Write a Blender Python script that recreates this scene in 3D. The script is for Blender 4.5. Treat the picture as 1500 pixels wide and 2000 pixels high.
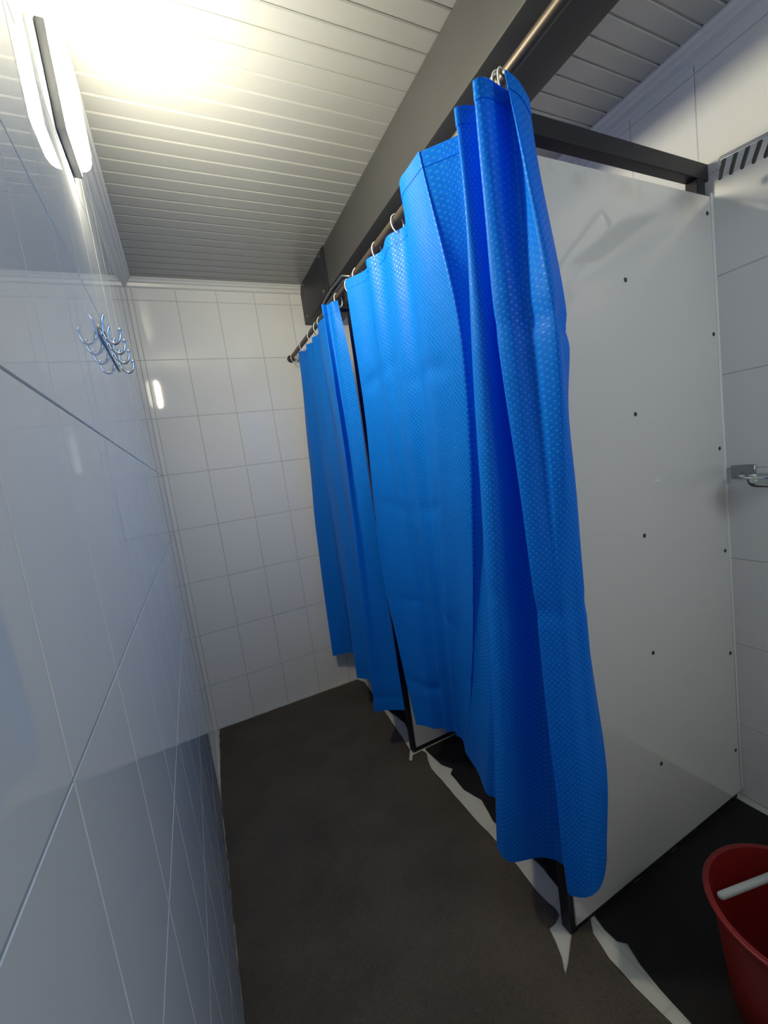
import bpy, bmesh, math, random
from mathutils import Vector, Matrix, noise

random.seed(7)
for o in list(bpy.data.objects):
    bpy.data.objects.remove(o)
scene = bpy.context.scene
COL = scene.collection

# ------------------------------------------------------------------ camera
cam_data = bpy.data.cameras.new('camera')
cam = bpy.data.objects.new('camera', cam_data)
COL.objects.link(cam)
cam_data.sensor_fit = 'HORIZONTAL'
cam_data.sensor_width = 36.0
cam_data.lens = 36.0 * 813.16 / 1500.0
cam_data.clip_start = 0.01
r_ = Vector((0.89472297, -0.42380176, -0.14093575))
u_ = Vector((0.17384032, 0.03978843, 0.98396973))
f_ = Vector((0.41140048, 0.90488063, -0.10927346))
m = Matrix.Identity(4)
for i in range(3):
    m[i][0], m[i][1], m[i][2] = r_[i], u_[i], -f_[i]
m.translation = Vector((0.1085, 0.0, 1.35))
cam.matrix_world = m
scene.camera = cam

# ------------------------------------------------------------------ world, exposure
world = bpy.data.worlds.new('world')
scene.world = world
world.use_nodes = True
world.node_tree.nodes['Background'].inputs[0].default_value = (0.6, 0.75, 1.0, 1)
world.node_tree.nodes['Background'].inputs[1].default_value = 0.05
scene.view_settings.view_transform = 'Standard'
scene.view_settings.look = 'None'
scene.view_settings.gamma = 1.0
scene.view_settings.use_curve_mapping = False
scene.view_settings.exposure = 0.0
LAMP_POWER = 190.0
WINDOW_POWER = 5.6
WINDOW_COLOR = (0.80, 0.91, 1.0)
LAMP_COLOR = (1.0, 0.92, 0.70)

# ------------------------------------------------------------------ dimensions (metres)
W = 1.704          # right wall
D = 2.507          # back wall
YF = -0.9          # wall behind the camera
H = 2.464          # ceiling
XP = 0.841         # front edge of the cubicles
YP = (0.786, 1.679, -0.107)
ROD_X, ROD_Z = 0.786, 2.050


# ------------------------------------------------------------------ helpers
def link(o, parent=None):
    COL.objects.link(o)
    if parent is not None:
        o.parent = parent
    return o


def tag(o, label=None, cat=None, group=None, kind=None):
    if label: o['label'] = label
    if cat: o['category'] = cat
    if group: o['group'] = group
    if kind: o['kind'] = kind
    return o


def empty(name, loc=(0, 0, 0)):
    o = bpy.data.objects.new(name, None)
    o.location = loc
    o.empty_display_size = 0.05
    return link(o)


def mesh_obj(name, bm, mat, parent=None, smooth=False, angle=None):
    me = bpy.data.meshes.new(name)
    bmesh.ops.recalc_face_normals(bm, faces=bm.faces[:])
    bm.to_mesh(me)
    bm.free()
    me.materials.append(mat)
    if smooth:
        for p in me.polygons:
            p.use_smooth = True
    if angle is not None:
        me.set_sharp_from_angle(angle=math.radians(angle))
    o = bpy.data.objects.new(name, me)
    link(o)
    if parent is not None:
        o.parent = parent
        o.matrix_parent_inverse = Matrix.Translation(-Vector(parent.location))
    return o


def add_box(bm, lo, hi, bevel=0.0, seg=1):
    res = bmesh.ops.create_cube(bm, size=1.0)
    vs = res['verts']
    lo, hi = Vector(lo), Vector(hi)
    c, s = (lo + hi) / 2, hi - lo
    for v in vs:
        v.co = Vector((v.co.x * s.x, v.co.y * s.y, v.co.z * s.z)) + c
    if bevel > 0:
        es = list({e for v in vs for e in v.link_edges})
        bmesh.ops.bevel(bm, geom=es, offset=bevel, segments=seg, affect='EDGES', profile=0.5)
    return bm


def box(name, lo, hi, mat, parent=None, bevel=0.0, seg=1):
    bm = bmesh.new()
    add_box(bm, lo, hi, bevel, seg)
    return mesh_obj(name, bm, mat, parent, smooth=bevel > 0, angle=40 if bevel > 0 else None)


def catmull(pts, n):
    out = []
    P = [Vector(p) for p in pts]
    for i in range(len(P) - 1):
        p0 = P[i - 1] if i > 0 else P[i] * 2 - P[i + 1]
        p1, p2 = P[i], P[i + 1]
        p3 = P[i + 2] if i + 2 < len(P) else P[i + 1] * 2 - P[i]
        for k in range(n):
            t = k / n
            out.append(0.5 * ((2 * p1) + (-p0 + p2) * t + (2 * p0 - 5 * p1 + 4 * p2 - p3) * t * t + (-p0 + 3 * p1 - 3 * p2 + p3) * t ** 3))
    out.append(P[-1])
    return out


def add_tube(bm, pts, rad, n=12, caps=True, closed=False):
    pts = [Vector(p) for p in pts]
    rads = rad if isinstance(rad, (list, tuple)) else [rad] * len(pts)
    rings = []
    prev = None
    N = len(pts)
    for i, p in enumerate(pts):
        if closed:
            t = (pts[(i + 1) % N] - pts[i - 1]).normalized()
        else:
            t = (pts[min(i + 1, N - 1)] - pts[max(i - 1, 0)]).normalized()
        if prev is None:
            a = t.orthogonal().normalized()
        else:
            a = (prev - t * prev.dot(t)).normalized()
        prev = a
        b = t.cross(a)
        rings.append([bm.verts.new(p + (a * math.cos(2 * math.pi * k / n) + b * math.sin(2 * math.pi * k / n)) * rads[i]) for k in range(n)])
    cnt = N if closed else N - 1
    for i in range(cnt):
        A, B = rings[i], rings[(i + 1) % N]
        for k in range(n):
            bm.faces.new((A[k], A[(k + 1) % n], B[(k + 1) % n], B[k]))
    if caps and not closed:
        bm.faces.new(rings[0][::-1])
        bm.faces.new(rings[-1])
    return bm


def tube(name, pts, rad, mat, parent=None, n=12, closed=False):
    bm = bmesh.new()
    add_tube(bm, pts, rad, n, closed=closed)
    return mesh_obj(name, bm, mat, parent, smooth=True, angle=50)


def lathe(name, prof, mat, centre, parent=None, n=40):
    bm = bmesh.new()
    c = Vector(centre)
    rings = []
    for r, z in prof:
        rings.append([bm.verts.new(c + Vector((r * math.cos(2 * math.pi * k / n), r * math.sin(2 * math.pi * k / n), z))) for k in range(n)])
    for A, B in zip(rings, rings[1:]):
        for k in range(n):
            bm.faces.new((A[k], A[(k + 1) % n], B[(k + 1) % n], B[k]))
    if prof[0][0] < 0.02 or True:
        bm.faces.new(rings[0][::-1])
    return mesh_obj(name, bm, mat, parent, smooth=True, angle=45)


# ------------------------------------------------------------------ materials
def new_mat(name):
    mt = bpy.data.materials.new(name)
    mt.use_nodes = True
    nt = mt.node_tree
    return mt, nt, nt.nodes['Principled BSDF']


def node(nt, kind, **kw):
    n = nt.nodes.new(kind)
    for k, v in kw.items():
        if k in n.inputs.keys():
            n.inputs[k].default_value = v
        else:
            setattr(n, k, v)
    return n


def plain(name, col, rough=0.5, metal=0.0, spec=0.5, noise_scale=0, noise_amt=0.06, bump=0.0, bump_scale=200, coat=0.0):
    mt, nt, b = new_mat(name)
    b.inputs['Base Color'].default_value = (*col, 1)
    b.inputs['Roughness'].default_value = rough
    b.inputs['Metallic'].default_value = metal
    b.inputs['Specular IOR Level'].default_value = spec
    b.inputs['Coat Weight'].default_value = coat
    b.inputs['Coat Roughness'].default_value = 0.05
    tc = node(nt, 'ShaderNodeTexCoord')
    if noise_scale:
        nz = node(nt, 'ShaderNodeTexNoise', Scale=noise_scale, Detail=4.0)
        nt.links.new(tc.outputs['Object'], nz.inputs['Vector'])
        mx = node(nt, 'ShaderNodeMix', data_type='RGBA')
        mx.inputs[6].default_value = (*[c * (1 - noise_amt) for c in col], 1)
        mx.inputs[7].default_value = (*[min(1, c * (1 + noise_amt)) for c in col], 1)
        nt.links.new(nz.outputs['Fac'], mx.inputs[0])
        nt.links.new(mx.outputs[2], b.inputs['Base Color'])
    if bump:
        nb = node(nt, 'ShaderNodeTexNoise', Scale=bump_scale, Detail=2.0)
        nt.links.new(tc.outputs['Object'], nb.inputs['Vector'])
        bp = node(nt, 'ShaderNodeBump', Strength=bump, Distance=0.002)
        nt.links.new(nb.outputs['Fac'], bp.inputs['Height'])
        nt.links.new(bp.outputs['Normal'], b.inputs['Normal'])
    return mt


M_TILE = plain('glazed_white_tile', (0.88, 0.88, 0.865), rough=0.05, spec=0.5, noise_scale=3, noise_amt=0.02)
M_GROUT2 = plain('pale_grout', (0.40, 0.41, 0.41), rough=0.8, noise_scale=30, noise_amt=0.12)
M_TILE2 = plain('polished_white_tile', (0.80, 0.835, 0.85), rough=0.01, spec=1.0, noise_scale=3, noise_amt=0.02)
M_GROUT = plain('grey_grout', (0.55, 0.56, 0.55), rough=0.8, noise_scale=30, noise_amt=0.15)
M_FLOORTILE = plain('white_floor_tile', (0.62, 0.62, 0.55), rough=0.35, noise_scale=8, noise_amt=0.08)
M_CEIL = plain('ceiling_plastic', (0.40, 0.402, 0.382), rough=0.22, noise_scale=4, noise_amt=0.02)
M_CEILGAP = plain('ceiling_joint', (0.5, 0.5, 0.46), rough=0.5)
M_TRIM = plain('white_trim_plastic', (0.78, 0.78, 0.76), rough=0.3)
M_BEAM = plain('dark_grey_painted_steel', (0.060, 0.060, 0.060), rough=0.5, spec=0.25, noise_scale=6, noise_amt=0.12)
M_BLACK = plain('black_painted_steel', (0.020, 0.021, 0.026), rough=0.45, spec=0.25, noise_scale=20, noise_amt=0.2)
M_ROD = plain('bronze_brown_rod', (0.10, 0.08, 0.06), rough=0.45, metal=0.6)
M_CHROME = plain('chrome', (0.75, 0.77, 0.80), rough=0.12, metal=1.0)
M_STEEL = plain('dull_steel', (0.35, 0.36, 0.36), rough=0.35, metal=1.0)
M_WHITE = plain('white_plastic', (0.80, 0.79, 0.76), rough=0.4)
M_STICK = plain('greyish_white_plastic', (0.34, 0.37, 0.37), rough=0.55)
M_SCREW = plain('dark_screw', (0.06, 0.06, 0.06), rough=0.4, metal=0.5)
M_LAMPBASE = plain('grey_lamp_base', (0.26, 0.26, 0.265), rough=0.5)
M_RED = plain('red_bucket_plastic', (0.20, 0.007, 0.006), rough=0.45, noise_scale=30, noise_amt=0.15)
M_NOZZLE = plain('dark_rubber_nozzle', (0.05, 0.05, 0.05), rough=0.6)


def make_panel_mat():
    mt, nt, b = new_mat('white_panel_sheet')
    tc = node(nt, 'ShaderNodeTexCoord')
    sep = node(nt, 'ShaderNodeSeparateXYZ')
    nt.links.new(tc.outputs['Object'], sep.inputs[0])
    # brownish adhesive residue along the top edge of the sheet
    ramp = node(nt, 'ShaderNodeMapRange')
    ramp.inputs[1].default_value = 1.955
    ramp.inputs[2].default_value = 2.02
    nt.links.new(sep.outputs['Z'], ramp.inputs[0])
    nz = node(nt, 'ShaderNodeTexNoise', Scale=9.0, Detail=5.0)
    nt.links.new(tc.outputs['Object'], nz.inputs['Vector'])
    th = node(nt, 'ShaderNodeMapRange')
    th.inputs[1].default_value = 0.50
    th.inputs[2].default_value = 0.68
    nt.links.new(nz.outputs['Fac'], th.inputs[0])
    mul = node(nt, 'ShaderNodeMath', operation='MULTIPLY')
    nt.links.new(ramp.outputs[0], mul.inputs[0])
    nt.links.new(th.outputs[0], mul.inputs[1])
    mul2 = node(nt, 'ShaderNodeMath', operation='MULTIPLY')
    mul2.inputs[1].default_value = 0.6
    nt.links.new(mul.outputs[0], mul2.inputs[0])
    mx = node(nt, 'ShaderNodeMix', data_type='RGBA')
    mx.inputs[6].default_value = (0.71, 0.695, 0.67, 1)
    mx.inputs[7].default_value = (0.46, 0.32, 0.20, 1)
    nt.links.new(mul2.outputs[0], mx.inputs[0])
    nt.links.new(mx.outputs[2], b.inputs['Base Color'])
    b.inputs['Roughness'].default_value = 0.22
    b.inputs['Coat Weight'].default_value = 1.0
    b.inputs['Coat Roughness'].default_value = 0.035
    b.inputs['Coat IOR'].default_value = 1.75
    # gentle waviness of the thin sheet
    nw = node(nt, 'ShaderNodeTexNoise', Scale=2.2, Detail=1.0)
    nt.links.new(tc.outputs['Object'], nw.inputs['Vector'])
    bp = node(nt, 'ShaderNodeBump', Strength=0.05, Distance=0.01)
    nt.links.new(nw.outputs['Fac'], bp.inputs['Height'])
    nt.links.new(bp.outputs['Normal'], b.inputs['Normal'])
    return mt


M_PANEL = make_panel_mat()


def make_mat_mat(name, col):
    mt, nt, b = new_mat(name)
    tc = node(nt, 'ShaderNodeTexCoord')
    nz = node(nt, 'ShaderNodeTexNoise', Scale=5.0, Detail=6.0)
    nt.links.new(tc.outputs['Object'], nz.inputs['Vector'])
    nf = node(nt, 'ShaderNodeTexNoise', Scale=260.0, Detail=2.0)
    nt.links.new(tc.outputs['Object'], nf.inputs['Vector'])
    add = node(nt, 'ShaderNodeMath', operation='ADD')
    nt.links.new(nz.outputs['Fac'], add.inputs[0])
    nt.links.new(nf.outputs['Fac'], add.inputs[1])
    mr = node(nt, 'ShaderNodeMapRange')
    mr.inputs[1].default_value = 0.6
    mr.inputs[2].default_value = 1.4
    nt.links.new(add.outputs[0], mr.inputs[0])
    mx = node(nt, 'ShaderNodeMix', data_type='RGBA')
    mx.inputs[6].default_value = (*[c * 0.6 for c in col], 1)
    mx.inputs[7].default_value = (*[c * 1.45 for c in col], 1)
    nt.links.new(mr.outputs[0], mx.inputs[0])
    nt.links.new(mx.outputs[2], b.inputs['Base Color'])
    b.inputs['Roughness'].default_value = 0.62
    b.inputs['Specular IOR Level'].default_value = 0.3
    # woven grid of little studs
    vo = node(nt, 'ShaderNodeTexVoronoi', Scale=170.0, Randomness=0.15)
    nt.links.new(tc.outputs['Object'], vo.inputs['Vector'])
    bp = node(nt, 'ShaderNodeBump', Strength=0.5, Distance=0.002)
    bp.invert = True
    nt.links.new(vo.outputs['Distance'], bp.inputs['Height'])
    nt.links.new(bp.outputs['Normal'], b.inputs['Normal'])
    return mt


M_MAT = make_mat_mat('dark_brown_rubber_mat', (0.078, 0.063, 0.049))
M_MAT2 = make_mat_mat('black_rubber_mat', (0.012, 0.011, 0.011))


def make_curtain_mat():
    mt, nt, b = new_mat('blue_embossed_curtain')
    out = nt.nodes['Material Output']
    uv = node(nt, 'ShaderNodeUVMap')
    mp = node(nt, 'ShaderNodeMapping')
    mp.inputs['Scale'].default_value = (100, 100, 100)
    mp.inputs['Rotation'].default_value = (0, 0, math.radians(45))
    nt.links.new(uv.outputs[0], mp.inputs['Vector'])
    vo = node(nt, 'ShaderNodeTexVoronoi', Scale=1.0, Randomness=0.0)
    vo.voronoi_dimensions = '2D'
    nt.links.new(mp.outputs[0], vo.inputs['Vector'])
    dot = node(nt, 'ShaderNodeMapRange')
    dot.inputs[1].default_value = 0.30
    dot.inputs[2].default_value = 0.20
    nt.links.new(vo.outputs['Distance'], dot.inputs[0])
    mx = node(nt, 'ShaderNodeMix', data_type='RGBA')
    mx.inputs[6].default_value = (0.0, 0.245, 0.96, 1)
    mx.inputs[7].default_value = (0.03, 0.36, 0.98, 1)  # paler dots: glints of the embossing painted into the base colour
    nt.links.new(dot.outputs[0], mx.inputs[0])
    nt.links.new(mx.outputs[2], b.inputs['Base Color'])
    rr = node(nt, 'ShaderNodeMapRange')
    rr.inputs[3].default_value = 0.50
    rr.inputs[4].default_value = 0.28
    nt.links.new(dot.outputs[0], rr.inputs[0])
    nt.links.new(rr.outputs[0], b.inputs['Roughness'])
    b.inputs['Specular IOR Level'].default_value = 0.22
    # crumple bump + dots
    tc = node(nt, 'ShaderNodeTexCoord')
    nz = node(nt, 'ShaderNodeTexNoise', Scale=14.0, Detail=3.0)
    nt.links.new(tc.outputs['Object'], nz.inputs['Vector'])
    bp1 = node(nt, 'ShaderNodeBump', Strength=0.28, Distance=0.008)
    nt.links.new(nz.outputs['Fac'], bp1.inputs['Height'])
    bp = node(nt, 'ShaderNodeBump', Strength=0.25, Distance=0.001)
    nt.links.new(dot.outputs[0], bp.inputs['Height'])
    nt.links.new(bp1.outputs['Normal'], bp.inputs['Normal'])
    nt.links.new(bp.outputs['Normal'], b.inputs['Normal'])
    tr = node(nt, 'ShaderNodeBsdfTranslucent')
    tr.inputs['Color'].default_value = (0.0, 0.045, 0.80, 1)
    ms = node(nt, 'ShaderNodeMixShader')
    ms.inputs[0].default_value = 0.36
    nt.links.new(b.outputs[0], ms.inputs[1])
    nt.links.new(tr.outputs[0], ms.inputs[2])
    nt.links.new(ms.outputs[0], out.inputs['Surface'])
    return mt


M_CURTAIN = make_curtain_mat()


def make_lamp_mat():
    mt, nt, b = new_mat('glowing_lamp_diffuser')
    b.inputs['Base Color'].default_value = (0.8, 0.8, 0.8, 1)
    b.inputs['Emission Color'].default_value = (*LAMP_COLOR, 1)
    b.inputs['Emission Strength'].default_value = LAMP_POWER
    return mt


M_LAMP = make_lamp_mat()
M_WINDOW, _nt, _b = new_mat('frosted_daylit_pane')
_b.inputs['Emission Color'].default_value = (*WINDOW_COLOR, 1)
_b.inputs['Emission Strength'].default_value = WINDOW_POWER


def make_glass():
    mt, nt, b = new_mat('clear_glass')
    b.inputs['Base Color'].default_value = (0.9, 0.95, 0.95, 1)
    b.inputs['Roughness'].default_value = 0.08
    b.inputs['Transmission Weight'].default_value = 1.0
    b.inputs['IOR'].default_value = 1.45
    return mt


M_GLASS = make_glass()


# ------------------------------------------------------------------ the room
TT = 0.008
tile_cache = {}


def tile_mesh(w, h, mat):
    """A thin chamfered tile lying in the local XY plane, glazed face at z = 0."""
    key = (round(w, 4), round(h, 4), mat.name)
    if key in tile_cache:
        return tile_cache[key]
    me = bpy.data.meshes.new('tile')
    c = 0.0012
    vs = []
    for (i, z) in ((0.0, -TT), (0.0, -c), (c, 0.0)):
        vs += [(-w / 2 + i, -h / 2 + i, z), (w / 2 - i, -h / 2 + i, z), (w / 2 - i, h / 2 - i, z), (-w / 2 + i, h / 2 - i, z)]
    fs = [(8, 9, 10, 11)]
    for a in (0, 4):
        for k in range(4):
            fs.append((a + k, a + (k + 1) % 4, a + 4 + (k + 1) % 4, a + 4 + k))
    me.from_pydata(vs, [], fs)
    me.materials.append(mat)
    tile_cache[key] = me
    return me


def lay_tiles(parent, us, vs, frame, mat, gap, tilt=0.0, gap_u=None):
    """frame(u, v) -> matrix; us / vs are joint positions."""
    for a, b in zip(us, us[1:]):
        for c, d in zip(vs, vs[1:]):
            if b - a < 0.015 or d - c < 0.015:
                continue
            o = bpy.data.objects.new('tile', tile_mesh(b - a - (gap_u or gap), d - c - gap, mat))
            link(o, parent)
            mw = frame((a + b) / 2, (c + d) / 2)
            mw = mw @ Matrix.Rotation(math.radians(random.uniform(-tilt, tilt)), 4, 'X') @ Matrix.Rotation(math.radians(random.uniform(-tilt, tilt)), 4, 'Y')
            o.matrix_world = mw


def joints(lo, hi, start, step):
    out = [lo]
    k = math.floor((lo - start) / step)
    while True:
        p = start + k * step
        k += 1
        if p <= lo + 0.012:
            continue
        if p >= hi - 0.012:
            break
        out.append(p)
    out.append(hi)
    return out


def mat_from(x, y, z, t):
    mm = Matrix.Identity(4)
    for i in range(3):
        mm[i][0], mm[i][1], mm[i][2], mm[i][3] = x[i], y[i], z[i], t[i]
    return mm


# walls: grout bed slabs with single tiles set proud of them
wall_left = tag(box('wall_left', (-0.10, YF, 0), (-0.0007, D + 0.1, H), M_GROUT2), 'white glazed tile wall beside the camera with lamp and hooks', None, kind='structure')
lay_tiles(wall_left, joints(YF, D, 0.549, 0.196), joints(0, H, 0.262, 0.30), lambda u, v: mat_from((0, 1, 0), (0, 0, 1), (1, 0, 0), (0, u, v)), M_TILE2, 0.0016, 0.02, 0.0011)
wall_back = tag(box('wall_back', (0, D + 0.0008, 0), (W, D + 0.10, H), M_GROUT), 'white glazed tile wall at the far end', None, kind='structure')
lay_tiles(wall_back, joints(0, W, 0.0235, 0.2035), joints(0, H, 0.262, 0.30), lambda u, v: mat_from((-1, 0, 0), (0, 0, 1), (0, 1, 0), (u, D, v)) @ Matrix.Rotation(math.pi, 4, 'Y'), M_TILE, 0.0024, 0.12)
wall_right = tag(box('wall_right', (W + 0.0008, YF, 0), (W + 0.10, D + 0.1, H), M_GROUT), 'white glazed tile wall behind the shower cubicles', None, kind='structure')
lay_tiles(wall_right, joints(YF, D, 0.80, 0.2035), joints(0, H, 0.275, 0.302), lambda u, v: mat_from((0, -1, 0), (0, 0, 1), (-1, 0, 0), (W, u, v)), M_TILE, 0.0022, 0.08)
wall_front = tag(box('wall_front', (-0.1, YF - 0.1, 0), (W + 0.1, YF, H), M_TILE), 'plain white wall with the high window behind the camera', None, kind='structure')

floor = tag(box('floor', (-0.1, YF - 0.1, -0.08), (W + 0.1, D + 0.1, -0.0008), M_GROUT), 'white tiled floor under the dark mats', None, kind='structure')
lay_tiles(floor, joints(0, W, 0.62, 0.30), joints(YF, D, 0.555, 0.30), lambda u, v: mat_from((1, 0, 0), (0, 1, 0), (0, 0, 1), (u, v, 0)), M_FLOORTILE, 0.004, 0.0)

# frosted daylight window high in the wall behind the camera
win = empty('window_1', (1.28, YF, 1.72))
tag(win, 'high frosted daylight window in the wall behind the camera', None, kind='structure')
for (x0, x1, z0, z1) in ((0.90, 1.66, 1.70, 1.75), (0.90, 1.66, 2.36, 2.41), (0.90, 0.95, 1.75, 2.36), (1.61, 1.66, 1.75, 2.36)):
    box('window_frame', (x0, YF + 0.0005, z0), (x1, YF + 0.020, z1), M_TRIM, win, bevel=0.003)
box('pane', (0.95, YF + 0.0006, 1.75), (1.61, YF + 0.006, 2.36), M_WINDOW, win)

# ceiling of narrow plastic planks
ceiling = tag(box('ceiling', (-0.1, YF - 0.1, H + 0.004), (W + 0.1, D + 0.1, H + 0.10), M_CEILGAP), 'ceiling clad with narrow white plastic planks', None, kind='structure')
PITCH = 0.0605


def plank_mesh(length, width):
    me = bpy.data.meshes.new('plank')
    w, c, t = width / 2, 0.0035, 0.004
    prof = [(-w, t), (-w, c * 0.6), (-w + c, 0), (w - c, 0), (w, c * 0.6), (w, t)]
    vs = [(0, y, z) for y, z in prof] + [(length, y, z) for y, z in prof]
    n = len(prof)
    fs = [(i, i + 1, n + i + 1, n + i) for i in range(n - 1)]
    fs.append((n - 1, 0, n, 2 * n - 1))
    me.from_pydata(vs, [], fs)
    me.materials.append(M_CEIL)
    me.validate()
    return me


pm = plank_mesh(W, PITCH - 0.0035)
y = 0.9630 - PITCH * 30
while y < D - 0.02:
    o = bpy.data.objects.new('plank', pm)
    link(o, ceiling)
    o.location = (0, y, H)
    y += PITCH


def cove(name, pts, mat):
    """profile strip: list of cross sections joined along a straight run"""
    bm = bmesh.new()
    rows = [[bm.verts.new(p) for p in sec] for sec in pts]
    n = len(rows[0])
    for A, B in zip(rows, rows[1:]):
        for i in range(n):
            bm.faces.new((A[i], A[(i + 1) % n], B[(i + 1) % n], B[i]))
    bm.faces.new(rows[0])
    bm.faces.new(rows[-1][::-1])
    return mesh_obj(name, bm, mat)


def sect(s):
    # (out from wall, down from ceiling): stepped cove
    return [(0, 0), (0.034 * s, 0), (0.034 * s, 0.005 * s), (0.026 * s, 0.010 * s), (0.022 * s, 0.018 * s), (0.014 * s, 0.022 * s), (0.010 * s, 0.036 * s), (0.006 * s, 0.040 * s), (0, 0.042 * s)]


tb = cove('trim_1', [[(x, D - a, H - b) for a, b in sect(1.0)] for x in (0.0, W)], M_TRIM)
tag(tb, 'stepped white ceiling trim along the far wall', None, kind='structure')
tl = cove('trim_2', [[(a, yy, H - b) for a, b in sect(1.0)] for yy in (YF, D)], M_TRIM)
tag(tl, 'stepped white ceiling trim along the lamp wall', None, kind='structure')
trr = cove('trim_3', [[(W - a, yy, H - b) for a, b in sect(1.25)] for yy in (YF, D)], M_TRIM)
tag(trr, 'white ceiling trim above the cubicle wall', None, kind='structure')

# ------------------------------------------------------------------ steel beam under the ceiling
beam = empty('ceiling_beam', (1.018, D - 0.001, 2.262))
tag(beam, 'dark grey steel beam running under the ceiling above the blue curtains', 'beam')
box('beam_body', (0.915, YF + 0.021, 2.262), (1.122, 2.055, H - 0.001), M_BEAM, beam, bevel=0.004, seg=2)
box('end_sleeve', (0.908, 2.060, 2.246), (1.128, D - 0.001, H - 0.001), M_BLACK, beam, bevel=0.003, seg=2)
box('seam_strip', (0.910, 2.046, 2.254), (1.126, 2.062, H - 0.0005), M_BLACK, beam, bevel=0.001)
for (yy, zz) in ((2.10, 2.44), (2.42, 2.44), (2.10, 2.27), (2.42, 2.27)):
    bm = bmesh.new()
    add_tube(bm, [(0.9085, yy, zz), (0.902, yy, zz)], 0.008, 6)
    mesh_obj('bolt', bm, M_STEEL, beam)


# ------------------------------------------------------------------ cubicle partitions
def partition(y0, label, screws=True, first=False):
    root = empty('shower_partition', (XP, y0, 0))
    tag(root, label, 'partition', 'shower cubicle partitions')
    t = 0.034
    box('front_post', (XP, y0 - 0.012, 0.0), (XP + 0.030, y0 + t - 0.012, 2.118), M_BLACK, root, bevel=0.002)
    box('rear_post', (1.640, y0 - 0.012, 0.0), (1.682, y0 + t - 0.012, 2.070), M_BLACK, root, bevel=0.002)
    box('top_rail', (XP + 0.030, y0 - 0.012, 2.070), (W - 0.001, y0 + t - 0.012, 2.118), M_BLACK, root, bevel=0.002)
    box('bottom_rail', (XP + 0.030, y0 - 0.012, 0.002), (1.640, y0 + t - 0.012, 0.052), M_BLACK, root, bevel=0.002)
    box('middle_rail', (XP + 0.030, y0 - 0.010, 1.02), (1.640, y0 + t - 0.014, 1.05), M_BLACK, root, bevel=0.002)
    p1 = box('panel', (XP + 0.016, y0 - 0.018, 0.026), (1.694, y0 - 0.0125, 2.020), M_PANEL, root, bevel=0.001)
    box('panel', (XP + 0.016, y0 + t - 0.0115, 0.026), (1.694, y0 + t - 0.006, 2.020), M_PANEL, root, bevel=0.001)
    box('corner_bead', (1.690, y0 - 0.021, 0.03), (W - 0.0005, y0 - 0.010, 2.03), M_TRIM, root, bevel=0.002)
    if screws:
        for x in (1.266, 1.672):
            zs = (1.753, 1.393, 1.045, 0.687, 0.327) if x < 1.5 else (1.969, 1.611, 1.252, 0.912, 0.552, 0.191)
            for z in zs:
                bm = bmesh.new()
                add_tube(bm, [(x, y0 - 0.0175, z), (x, y0 - 0.0195, z), (x, y0 - 0.0205, z)], [0.0065, 0.0060, 0.003], 10)
                mesh_obj('screw', bm, M_SCREW, root, smooth=True, angle=50)
    return root


partition(YP[0], 'white panel cubicle partition with dark screws beside the red bucket', True)
partition(YP[1], 'white panel cubicle partition whose foot shows below and between the two curtains', False)

# ------------------------------------------------------------------ curtain rod, bracket, rings
rod = empty('curtain_rod', (ROD_X, D, ROD_Z))
tag(rod, 'dark bronze curtain rod running below the grey beam', 'curtain rod')
tube('pole', [(ROD_X, YF + 0.002, ROD_Z), (ROD_X, D - 0.004, ROD_Z)], 0.0115, M_ROD, rod, 16)
tube('wall_flange', [(ROD_X, D - 0.0005, ROD_Z), (ROD_X, D - 0.012, ROD_Z), (ROD_X, D - 0.016, ROD_Z)], [0.020, 0.020, 0.013], M_BLACK, rod, 16)
yy = YP[1]
br = empty('bracket', (ROD_X, yy, ROD_Z))
br.parent = rod
br.matrix_parent_inverse = Matrix.Translation(-Vector(rod.location))
br['label'] = 'steel bracket clamping the rod to the post between the curtains'


def brpart(o):
    o.parent = br
    o.matrix_parent_inverse = Matrix.Translation(-Vector((ROD_X, yy, ROD_Z)))
    return o


brpart(box('plate', (ROD_X + 0.012, yy - 0.01, ROD_Z - 0.035), (XP - 0.0005, yy + 0.024, ROD_Z - 0.018), M_BLACK, None, bevel=0.001))
brpart(tube('clamp', [(ROD_X - 0.014, yy + 0.10, ROD_Z + 0.028), (ROD_X - 0.016, yy - 0.02, ROD_Z + 0.036), (ROD_X - 0.006, yy - 0.13, ROD_Z + 0.040), (ROD_X + 0.018, yy - 0.15, ROD_Z + 0.030)], 0.0045, M_STEEL, None, 8))
brpart(tube('clamp', [(ROD_X + 0.004, yy + 0.10, ROD_Z + 0.024), (ROD_X + 0.004, yy - 0.02, ROD_Z + 0.030), (ROD_X + 0.008, yy - 0.12, ROD_Z + 0.032)], 0.0045, M_STEEL, None, 8))
brpart(tube('saddle', [(ROD_X, yy + 0.012, ROD_Z), (ROD_X, yy - 0.012, ROD_Z)], 0.0155, M_BLACK, None, 16))


def ring_mesh():
    bm = bmesh.new()
    n = 28
    pts = [(0.019 * math.cos(2 * math.pi * k / n), 0, 0.026 * math.sin(2 * math.pi * k / n)) for k in range(n)]
    add_tube(bm, pts, 0.0019, 8, closed=True)
    me = bpy.data.meshes.new('curtain_ring')
    bm.to_mesh(me)
    bm.free()
    me.materials.append(M_WHITE)
    for p in me.polygons:
        p.use_smooth = True
    return me


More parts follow.
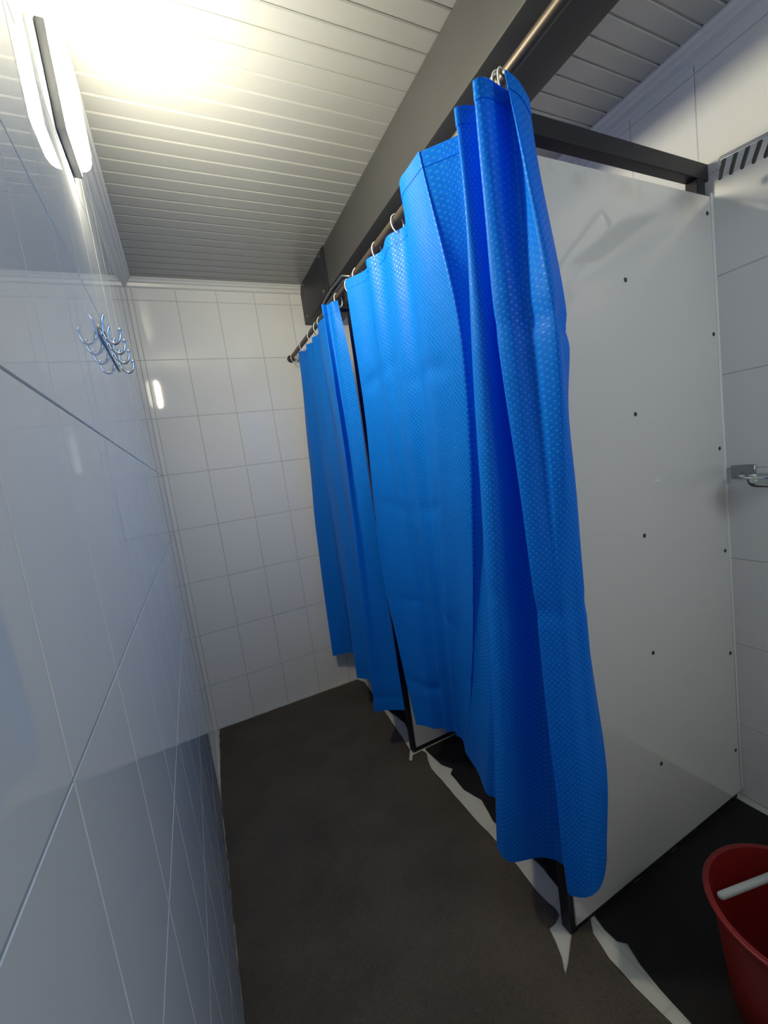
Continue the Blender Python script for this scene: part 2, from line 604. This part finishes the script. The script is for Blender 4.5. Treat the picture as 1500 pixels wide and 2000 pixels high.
rm = ring_mesh()
RINGS = [
    (2.423, 'white curtain ring nearest the far wall on the bronze rod'),
    (2.215, 'second white curtain ring counted from the far wall'),
    (2.051, 'third white curtain ring counted from the far wall'),
    (1.950, 'fourth white curtain ring counted from the far wall'),
    (1.885, 'fifth white curtain ring from the far wall, close to the dark pleat'),
    (1.640, 'white curtain ring at the free end of the farther curtain by the bracket'),
    (1.515, 'white curtain ring at the far corner of the nearer wide curtain'),
    (1.424, 'white curtain ring next to the steel bracket on the nearer curtain'),
    (1.258, 'white curtain ring in the middle of the bare rod stretch'),
    (1.111, 'white curtain ring just before the large outward fold of the nearer curtain'),
    (0.674, 'farthest of three white rings bunched between the tall near pleats'),
    (0.668, 'middle one of three white rings bunched between the tall near pleats'),
    (0.662, 'nearest of three white rings bunched between the tall near pleats'),
]
for i, (yy, lab) in enumerate(RINGS):
    o = bpy.data.objects.new('curtain_ring', rm)
    link(o)
    o.location = (ROD_X, yy, ROD_Z - (0.0135 if i < 10 else 0.006))
    o.rotation_euler = (0, math.radians(random.uniform(-14, 14)), math.radians(random.uniform(-16, 16) if i < 10 else -25 + 25 * (i - 10)))
    tag(o, lab, 'curtain ring', 'white rings on the curtain rod')


# ------------------------------------------------------------------ curtains
def col_at(col, z):
    """x, y of a hanging line of cloth at height z (smooth through its control points)"""
    pts = sorted(col, key=lambda p: -p[2])
    if z >= pts[0][2]:
        return Vector(pts[0][:2])
    for i in range(len(pts) - 1):
        if pts[i][2] >= z >= pts[i + 1][2]:
            t = (pts[i][2] - z) / (pts[i][2] - pts[i + 1][2])
            p1, p2 = Vector(pts[i][:2]), Vector(pts[i + 1][:2])
            h = pts[i][2] - pts[i + 1][2]
            if i > 0:
                m1 = (p2 - Vector(pts[i - 1][:2])) / (pts[i - 1][2] - pts[i + 1][2]) * h
            else:
                m1 = p2 - p1
            if i + 2 < len(pts):
                m2 = (Vector(pts[i + 2][:2]) - p1) / (pts[i][2] - pts[i + 2][2]) * h
            else:
                m2 = p2 - p1
            t2, t3 = t * t, t ** 3
            return (2 * t3 - 3 * t2 + 1) * p1 + (t3 - 2 * t2 + t) * m1 + (-2 * t3 + 3 * t2) * p2 + (t3 - t2) * m2
    return Vector(pts[-1][:2])


def curtain(name, cols, ztop, zbot, sub, nz, label, seed, creases):
    root = empty(name, (sum(c[0][0] for c in cols) / len(cols), sum(c[0][1] for c in cols) / len(cols), zbot))
    tag(root, label, 'shower curtain', 'blue shower curtains')
    grid = []
    for j in range(nz + 1):
        z = ztop + (zbot - ztop) * j / nz
        row2 = catmull([(*col_at(c, z), z) for c in cols], sub)
        grid.append(row2)
    nu = len(grid[0])
    # arc length for texture coordinates, taken half way down
    mid = grid[nz // 2]
    U = [0.0]
    for a, b in zip(mid, mid[1:]):
        U.append(U[-1] + (b - a).length)
    pos = [[p.copy() for p in row] for row in grid]
    for j in range(nz + 1):
        v = j / nz
        for i in range(nu):
            a = grid[j][max(i - 1, 0)]
            b = grid[j][min(i + 1, nu - 1)]
            t = (b - a)
            t.z = 0
            if t.length < 1e-7:
                continue
            t.normalize()
            nrm = Vector((-t.y, t.x, 0))
            z = grid[j][i].z
            s = U[i]
            d = 0.010 * min(1, v * 5 + 0.15) * noise.noise((s * 5 + seed, z * 1.3, seed))
            d += 0.004 * noise.noise((s * 11 + seed, z * 4.0, seed + 5))
            for (zc, s0, s1, amp) in creases:
                if s0 < s < s1:
                    zz = zc + 0.02 * math.sin(s * 9 + zc * 7)
                    e = abs(z - zz) / 0.014
                    fade = min(1, (s - s0) / 0.05, (s1 - s) / 0.05)
                    d += amp * fade * math.exp(-e * e * 0.5) * (0.6 + 0.8 * noise.noise((s * 6, zc * 9, seed)))
            pos[j][i] = grid[j][i] + nrm * d
    # uneven hems
    for i in range(nu):
        w = 0.006 * noise.noise((U[i] * 9, seed, 1.0))
        for j in range(nz + 1):
            v = j / nz
            pos[j][i].z += w * (1 if v > 0.5 else -1) * abs(2 * v - 1) ** 6
    jh = nz - 2

    def strip(nm, j0, j1, off, par):
        vs, fs, uvs = [], [], []
        for j in range(j0, j1 + 1):
            for i in range(nu):
                p = pos[j][i]
                if off:
                    a = pos[j][max(i - 1, 0)]
                    b = pos[j][min(i + 1, nu - 1)]
                    t = b - a
                    t.z = 0
                    t.normalize()
                    p = p + Vector((-t.y, t.x, 0)) * off
                vs.append(p)
                uvs.append((U[i], pos[j][i].z))
        for j in range(j1 - j0):
            for i in range(nu - 1):
                fs.append((j * nu + i, j * nu + i + 1, (j + 1) * nu + i + 1, (j + 1) * nu + i))
        me = bpy.data.meshes.new(nm)
        me.from_pydata(vs, [], fs)
        ul = me.uv_layers.new(name='UVMap')
        for lp in me.loops:
            ul.data[lp.index].uv = uvs[lp.vertex_index]
        me.materials.append(M_CURTAIN)
        for p in me.polygons:
            p.use_smooth = True
        o = bpy.data.objects.new(nm, me)
        link(o, root)
        o.matrix_parent_inverse = Matrix.Translation(-Vector(root.location))
        return o
    strip('cloth', 0, jh, 0.0, root)
    strip('bottom_hem', jh, nz, 0.0, root)
    strip('top_hem', 0, 2, -0.0012, root)
    return root


ZT, ZB = 2.022, 0.24
MID = [
    [(0.741, 1.440, 2.020), (0.757, 1.471, 1.569), (0.778, 1.573, 0.994), (0.792, 1.561, 0.612), (0.806, 1.520, 0.240)],
    [(0.783, 1.345, 2.020), (0.790, 1.400, 1.4), (0.843, 1.471, 0.240)],
    [(0.760, 1.285, 2.020), (0.790, 1.33, 1.4), (0.850, 1.445, 0.240)],
    [(0.787, 1.228, 2.020), (0.800, 1.28, 1.4), (0.888, 1.419, 0.240)],
    [(0.770, 1.150, 2.020), (0.790, 1.21, 1.4), (0.880, 1.398, 0.240)],
    [(0.795, 1.088, 2.020), (0.805, 1.14, 1.4), (0.905, 1.374, 0.240)],
    [(0.745, 1.000, 2.020), (0.770, 1.06, 1.4), (0.900, 1.356, 0.240)],
    [(0.698, 0.925, 2.020), (0.735, 0.96, 1.55), (0.905, 1.330, 0.240)],
    [(0.696, 0.842, 2.020), (0.740, 0.830, 1.583), (0.800, 1.00, 0.9), (0.877, 1.254, 0.240)],
    [(0.701, 0.832, 2.020), (0.747, 0.824, 1.583), (0.804, 0.99, 0.9), (0.872, 1.235, 0.240)],
    [(0.728, 0.802, 2.020), (0.772, 0.822, 1.55), (0.815, 0.97, 0.9), (0.850, 1.150, 0.240)],
    [(0.752, 0.772, 2.020), (0.790, 0.810, 1.55), (0.810, 0.92, 0.9), (0.812, 1.063, 0.240)],
    [(0.770, 0.745, 2.020), (0.780, 0.785, 1.55), (0.800, 0.90, 0.9), (0.820, 1.020, 0.240)],
    [(0.735, 0.722, 2.020), (0.745, 0.758, 1.55), (0.755, 0.84, 0.9), (0.760, 0.945, 0.240)],
    [(0.708, 0.713, 2.020), (0.711, 0.719, 1.847), (0.711, 0.745, 1.573), (0.713, 0.802, 0.957), (0.715, 0.895, 0.240)],
    [(0.730, 0.700, 2.020), (0.722, 0.720, 1.55), (0.715, 0.76, 0.957), (0.716, 0.840, 0.240)],
    [(0.785, 0.690, 2.020), (0.795, 0.728, 1.55), (0.805, 0.752, 0.957), (0.798, 0.805, 0.240)],
    [(0.775, 0.672, 2.020), (0.795, 0.708, 1.55), (0.815, 0.732, 0.957), (0.828, 0.762, 0.240)],
    [(0.728, 0.660, 2.020), (0.750, 0.693, 1.6), (0.782, 0.706, 0.957), (0.812, 0.730, 0.240)],
    [(0.710, 0.654, 2.020), (0.719, 0.672, 1.821), (0.728, 0.685, 1.594), (0.752, 0.688, 0.975), (0.780, 0.706, 0.240)],
    [(0.728, 0.645, 2.020), (0.740, 0.660, 1.6), (0.764, 0.672, 0.975), (0.791, 0.688, 0.240)],
    [(0.790, 0.655, 2.020), (0.775, 0.645, 1.6), (0.790, 0.658, 0.975), (0.815, 0.676, 0.240)],
    [(0.785, 0.635, 2.020), (0.775, 0.615, 1.6), (0.800, 0.650, 0.975), (0.838, 0.674, 0.240)],
    [(0.751, 0.620, 2.020), (0.763, 0.600, 1.829), (0.785, 0.585, 1.558), (0.825, 0.645, 0.975), (0.863, 0.678, 0.240)],
    [(0.790, 0.628, 2.020), (0.812, 0.606, 1.7), (0.838, 0.622, 1.3), (0.858, 0.645, 0.9), (0.895, 0.690, 0.240)],
    [(0.843, 0.654, 2.020), (0.849, 0.652, 1.907), (0.865, 0.629, 1.576), (0.873, 0.651, 1.413), (0.884, 0.661, 1.186), (0.900, 0.678, 0.873), (0.917, 0.674, 0.535), (0.931, 0.709, 0.240)],
]
curtain('shower_curtain', MID, ZT, ZB, 8, 110, 'wide blue shower curtain gathered in tall pleats beside the screwed white panel', 1.7,
        [(1.66, 0.0, 0.30, 0.010), (1.58, 0.28, 0.60, 0.009), (1.20, 0.0, 0.5, 0.006), (0.80, 0.05, 0.6, 0.006), (1.58, 0.9, 1.3, 0.008), (0.45, 0.0, 0.3, 0.008), (1.0, 0.7, 1.4, 0.005)])
FAR = [
    [(0.807, 2.367, 2.020), (0.788, 2.418, 1.590), (0.768, 2.447, 1.135), (0.747, 2.465, 0.653), (0.729, 2.424, 0.240)],
    [(0.780, 2.290, 2.020), (0.785, 2.380, 1.135), (0.790, 2.410, 0.240)],
    [(0.802, 2.202, 2.020), (0.815, 2.300, 1.135), (0.840, 2.359, 0.240)],
    [(0.785, 2.150, 2.020), (0.790, 2.190, 1.135), (0.800, 2.200, 0.240)],
    [(0.808, 2.103, 2.020), (0.790, 2.100, 1.135), (0.753, 2.078, 0.240)],
    [(0.785, 2.040, 2.020), (0.785, 2.050, 1.135), (0.770, 2.035, 0.240)],
    [(0.804, 1.969, 2.020), (0.800, 1.980, 1.135), (0.792, 1.990, 0.240)],
    [(0.760, 1.860, 2.020), (0.780, 1.840, 1.135), (0.800, 1.900, 0.240)],
    [(0.770, 1.740, 2.020), (0.755, 1.700, 1.135), (0.760, 1.800, 0.240)],
    [(0.717, 1.655, 2.020), (0.707, 1.620, 1.390), (0.695, 1.723, 0.240)],
    [(0.740, 1.650, 2.020), (0.735, 1.640, 1.135), (0.740, 1.690, 0.240)],
    [(0.748, 1.620, 2.020), (0.757, 1.630, 1.135), (0.781, 1.665, 0.240)],
    [(0.771, 1.610, 2.020), (0.782, 1.575, 1.664), (0.796, 1.617, 1.107), (0.815, 1.640, 0.240)],
]
curtain('shower_curtain', FAR, ZT, ZB, 9, 90, 'narrower blue shower curtain hanging next to the far tiled wall', 9.3,
        [(1.2, 0.1, 0.9, 0.003), (0.32, 0.7, 1.2, 0.006)])


# ------------------------------------------------------------------ mats on the floor
def mat_sheet(name, outline, mat, label, thick=0.006):
    bm = bmesh.new()
    # densify and fray the outline a little
    pts = []
    n = len(outline)
    for i in range(n):
        a, b = Vector(outline[i]), Vector(outline[(i + 1) % n])
        L = (b - a).length
        k = max(1, int(L / 0.03))
        for q in range(k):
            p = a.lerp(b, q / k)
            if q:
                p += Vector((random.uniform(-1, 1), random.uniform(-1, 1))) * 0.0018
            pts.append(p)
    top = [bm.verts.new((p.x, p.y, thick)) for p in pts]
    bot = [bm.verts.new((p.x, p.y, 0.0003)) for p in pts]
    f = bm.faces.new(top)
    bmesh.ops.triangulate(bm, faces=[f])
    for i in range(len(pts)):
        j = (i + 1) % len(pts)
        bm.faces.new((top[i], top[j], bot[j], bot[i]))
    o = mesh_obj(name, bm, mat)
    tag(o, label, 'mat', 'dark rubber floor mats')
    return o


mat_sheet('floor_mat', [(0.030, 2.492), (0.880, 2.485), (0.905, 2.416), (0.885, 2.193), (0.865, 1.980), (0.851, 1.831), (0.840, 1.728), (0.836, 1.695), (0.818, 1.668), (0.798, 1.634), (0.808, 1.622), (0.828, 1.652), (0.880, 1.654), (0.888, 1.625), (0.868, 1.580), (0.855, 1.532), (0.855, 1.418), (0.853, 1.241), (0.857, 1.114), (0.856, 0.999), (0.848, 0.904), (0.856, 0.842), (0.853, 0.828), (0.829, 0.818), (0.802, 0.817), (0.792, 0.784), (0.776, 0.749), (0.753, 0.718), (0.780, 0.732), (0.817, 0.757), (0.838, 0.771), (0.916, 0.7725), (0.892, 0.745), (0.877, 0.686), (0.877, 0.617), (0.882, 0.559), (0.887, 0.507), (0.89, 0.20), (0.88, -0.6), (0.001, -0.6), (0.001, 1.2), (0.002, 1.9), (0.010, 2.1)], M_MAT,
          'long dark brown rubber mat covering the walkway in front of the curtains')
mat_sheet('floor_mat', [(0.945, 2.46), (0.932, 2.297), (0.894, 2.058), (0.907, 1.970), (0.916, 1.896), (0.885, 1.772), (0.90, 1.72), (1.69, 1.72), (1.69, 2.49), (0.95, 2.49)], M_MAT2,
          'black rubber mat in the cubicle behind the narrower far curtain')
mat_sheet('floor_mat', [(0.899, 1.655), (0.899, 1.621), (0.906, 1.527), (0.934, 1.476), (0.908, 1.457), (0.903, 1.358), (0.929, 1.276), (0.904, 1.179), (0.905, 1.078), (0.921, 0.953), (0.908, 0.861), (0.91, 0.825), (1.69, 0.825), (1.69, 1.655)], M_MAT2,
          'black rubber mat in the cubicle behind the wide near curtain')
mat_sheet('floor_mat', [(0.935, 0.7725), (0.928, 0.739), (0.931, 0.703), (0.948, 0.686), (0.933, 0.641), (0.925, 0.585), (0.923, 0.521), (0.92, 0.3), (0.93, -0.07), (1.668, -0.07), (1.668, 0.7725)], M_MAT2,
          'black rubber mat with the red bucket standing on it')

# ------------------------------------------------------------------ wall lamp
LY, LZ0, LZ1 = 1.110, 2.090, 2.290


def wall_lamp(yc, label):
    lamp = empty('wall_lamp', (0.0, yc, LZ0))
    tag(lamp, label, 'lamp', None)
    box('lamp_base', (0.0004, yc - 0.072, LZ0), (0.018, yc + 0.072, LZ1), M_LAMPBASE, lamp, bevel=0.003, seg=2)
    # rounded diffuser: stacked rounded rectangles
    bm = bmesh.new()
    rows = []
    for (x, sc) in ((0.0182, 0.0), (0.028, 0.001), (0.036, 0.005), (0.041, 0.012), (0.044, 0.025)):
        hy, hz, rr = 0.068 - sc, (LZ1 - LZ0) / 2 - 0.004 - sc, max(0.022 - sc * 0.3, 0.008)
        zc = (LZ0 + LZ1) / 2
        ring = []
        for (sy, sz, a0) in ((1, 1, 0), (-1, 1, 90), (-1, -1, 180), (1, -1, 270)):
            for q in range(4):
                a = math.radians(a0 + q * 30)
                ring.append(bm.verts.new((x, yc + sy * (hy - rr) + rr * math.cos(a), zc + sz * (hz - rr) + rr * math.sin(a))))
        rows.append(ring)
    n = len(rows[0])
    for A, B in zip(rows, rows[1:]):
        for i in range(n):
            bm.faces.new((A[i], A[(i + 1) % n], B[(i + 1) % n], B[i]))
    bm.faces.new(rows[-1])
    mesh_obj('diffuser', bm, M_LAMP, lamp, smooth=True, angle=60)
    return lamp


wall_lamp(LY, 'glowing rectangular wall lamp with grey base mounted high on the tiles')

# ------------------------------------------------------------------ hook rack on the lamp wall
rack = empty('coat_hook_rack', (0.0, 1.17, 1.700))
tag(rack, 'chrome rack with four coat hooks on the tiled wall', 'hook rack')
box('rail', (0.0004, 1.03, 1.694), (0.0045, 1.32, 1.716), M_CHROME, rack, bevel=0.0015)
for yy in (1.055, 1.125, 1.200, 1.288):
    hk = tube('hook', catmull([(0.0045, yy, 1.716), (0.007, yy, 1.706), (0.012, yy, 1.692), (0.022, yy, 1.685), (0.031, yy, 1.690), (0.0355, yy, 1.701), (0.0365, yy, 1.711)], 5), 0.0032, M_CHROME, rack, 10)
    bm = bmesh.new()
    bmesh.ops.create_uvsphere(bm, u_segments=12, v_segments=8, radius=0.0044, matrix=Matrix.Translation((0.0365, yy, 1.713)))
    mesh_obj('ball_tip', bm, M_CHROME, rack, smooth=True)
    tube('upper_prong', catmull([(0.005, yy, 1.708), (0.0065, yy, 1.722), (0.008, yy, 1.735), (0.012, yy, 1.744)], 5), 0.0036, M_CHROME, rack, 10)

# ------------------------------------------------------------------ shower head on its arm
sh = empty('overhead_shower', (W, 0.23, 1.945))
tag(sh, 'flat chrome overhead shower with dark nozzle rows on a bent arm', 'shower head')
C0, C1 = Vector((1.475, 0.640, 2.0)), Vector((1.575, 0.687, 2.0))
wv = (C1 - C0)
Lv = Vector((0.24, -0.97, -0.02)).normalized() * 0.28
bm = bmesh.new()
zz = Vector((0, 0, 0.010))
lo = [C0, C1, C1 + Lv, C0 + Lv]
b0 = [bm.verts.new(p) for p in lo]
b1 = [bm.verts.new(p + zz) for p in lo]
bm.faces.new(b0)
bm.faces.new(b1[::-1])
for i in range(4):
    bm.faces.new((b0[i], b0[(i + 1) % 4], b1[(i + 1) % 4], b1[i]))
bmesh.ops.bevel(bm, geom=bm.edges[:], offset=0.003, segments=2, affect='EDGES')
mesh_obj('plate', bm, M_CHROME, sh, smooth=True, angle=40)
for q in range(12):
    t = (q + 0.5) / 12
    a = C0 + Lv * t + wv * 0.06 - Vector((0, 0, 0.001))
    b = C0 + Lv * (t - 0.035) + wv * 0.94 - Vector((0, 0, 0.001))
    bm = bmesh.new()
    add_tube(bm, [a, b], 0.0046, 6)
    mesh_obj('nozzle_row', bm, M_NOZZLE, sh, smooth=True, angle=50)
cc = C0 + Lv * 0.48 + wv * 0.5
bm = bmesh.new()
bmesh.ops.create_uvsphere(bm, u_segments=16, v_segments=10, radius=0.016, matrix=Matrix.Translation(cc + Vector((0, 0, 0.028))))
mesh_obj('ball_joint', bm, M_CHROME, sh, smooth=True)
tube('collar', [cc + Vector((0, 0, 0.008)), cc + Vector((0, 0, 0.024))], [0.022, 0.014], M_CHROME, sh, 16)
tube('arm', catmull([cc + Vector((0, 0, 0.03)), cc + Vector((0, -0.004, 0.075)), cc + Vector((-0.002, -0.03, 0.108)), cc + Vector((-0.005, -0.09, 0.085)), (1.555, 0.32, 2.02), (1.60, 0.25, 1.965), (W - 0.004, 0.23, 1.945)], 8), 0.0095, M_CHROME, sh, 12)
tube('wall_rose', [(W - 0.0005, 0.23, 1.945), (W - 0.012, 0.23, 1.946)], [0.028, 0.022], M_CHROME, sh, 18)

# ------------------------------------------------------------------ soap dish on the cubicle wall
sd = empty('soap_dish', (W, 0.70, 1.15))
tag(sd, 'small chrome and glass soap dish on the cubicle wall', 'soap dish')
box('wall_plate', (W - 0.008, 0.688, 1.150), (W - 0.0005, 0.752, 1.192), M_STEEL, sd, bevel=0.002)
tube('arm', catmull([(W - 0.008, 0.720, 1.166), (W - 0.03, 0.716, 1.160), (W - 0.045, 0.690, 1.160)], 5), 0.005, M_CHROME, sd, 10)
ringpts = [(W - 0.058 + 0.045 * math.cos(2 * math.pi * k / 28), 0.630 + 0.062 * math.sin(2 * math.pi * k / 28), 1.161) for k in range(28)]
tube('holder_ring', ringpts, 0.0035, M_CHROME, sd, 8, closed=True)
bm = bmesh.new()
rows = []
for (s, z) in ((0.55, 1.130), (0.80, 1.132), (0.93, 1.142), (0.98, 1.158), (1.02, 1.170), (0.96, 1.170), (0.88, 1.146), (0.75, 1.137), (0.5, 1.136)):
    rows.append([bm.verts.new((W - 0.058 + 0.0405 * s * math.cos(2 * math.pi * k / 28), 0.630 + 0.0575 * s * math.sin(2 * math.pi * k / 28), z)) for k in range(28)])
for A, B in zip(rows, rows[1:]):
    for k in range(28):
        bm.faces.new((A[k], A[(k + 1) % 28], B[(k + 1) % 28], B[k]))
bm.faces.new(rows[0][::-1])
bm.faces.new(rows[-1])
mesh_obj('glass_bowl', bm, M_GLASS, sd, smooth=True, angle=60)

# ------------------------------------------------------------------ bucket with a stick across it
BC = (1.118, 0.398, 0.0065)
bk = empty('bucket', BC)
tag(bk, 'red plastic bucket standing on the dark cubicle mat', 'bucket')
prof = [(0.114, 0.0), (0.118, 0.004), (0.132, 0.12), (0.146, 0.25), (0.150, 0.268), (0.156, 0.270), (0.158, 0.276), (0.156, 0.281), (0.149, 0.281), (0.143, 0.262), (0.129, 0.12), (0.113, 0.010), (0.02, 0.008), (0.0005, 0.008)]
lathe('pail', prof, M_RED, BC, bk, 56)
bm = bmesh.new()
n = 56
add_tube(bm, [(BC[0] + 0.1565 * math.cos(2 * math.pi * k / n), BC[1] + 0.1565 * math.sin(2 * math.pi * k / n), BC[2] + 0.276) for k in range(n)], 0.0055, 8, closed=True)
mesh_obj('rim', bm, M_RED, bk, smooth=True)
for s in (-1, 1):
    box('handle_lug', (BC[0] - 0.012, BC[1] + s * 0.159 - 0.006, BC[2] + 0.235), (BC[0] + 0.012, BC[1] + s * 0.159 + 0.006, BC[2] + 0.268), M_RED, bk, bevel=0.002)

p0, p1 = Vector((1.010, 0.490, 0.2985)), Vector((1.46, 0.375, 0.3))
p1.z = 0.3005
dv = (p1 - p0)
st = tube('stick', [p0 + dv * 0.0, p0 + dv * 0.006, p0 + dv * 0.014, p0 + dv * 0.5, p1], [0.003, 0.0065, 0.008, 0.008, 0.008], M_STICK, None, 14)
tag(st, 'white plastic stick lying across the rim of the red bucket', 'stick')
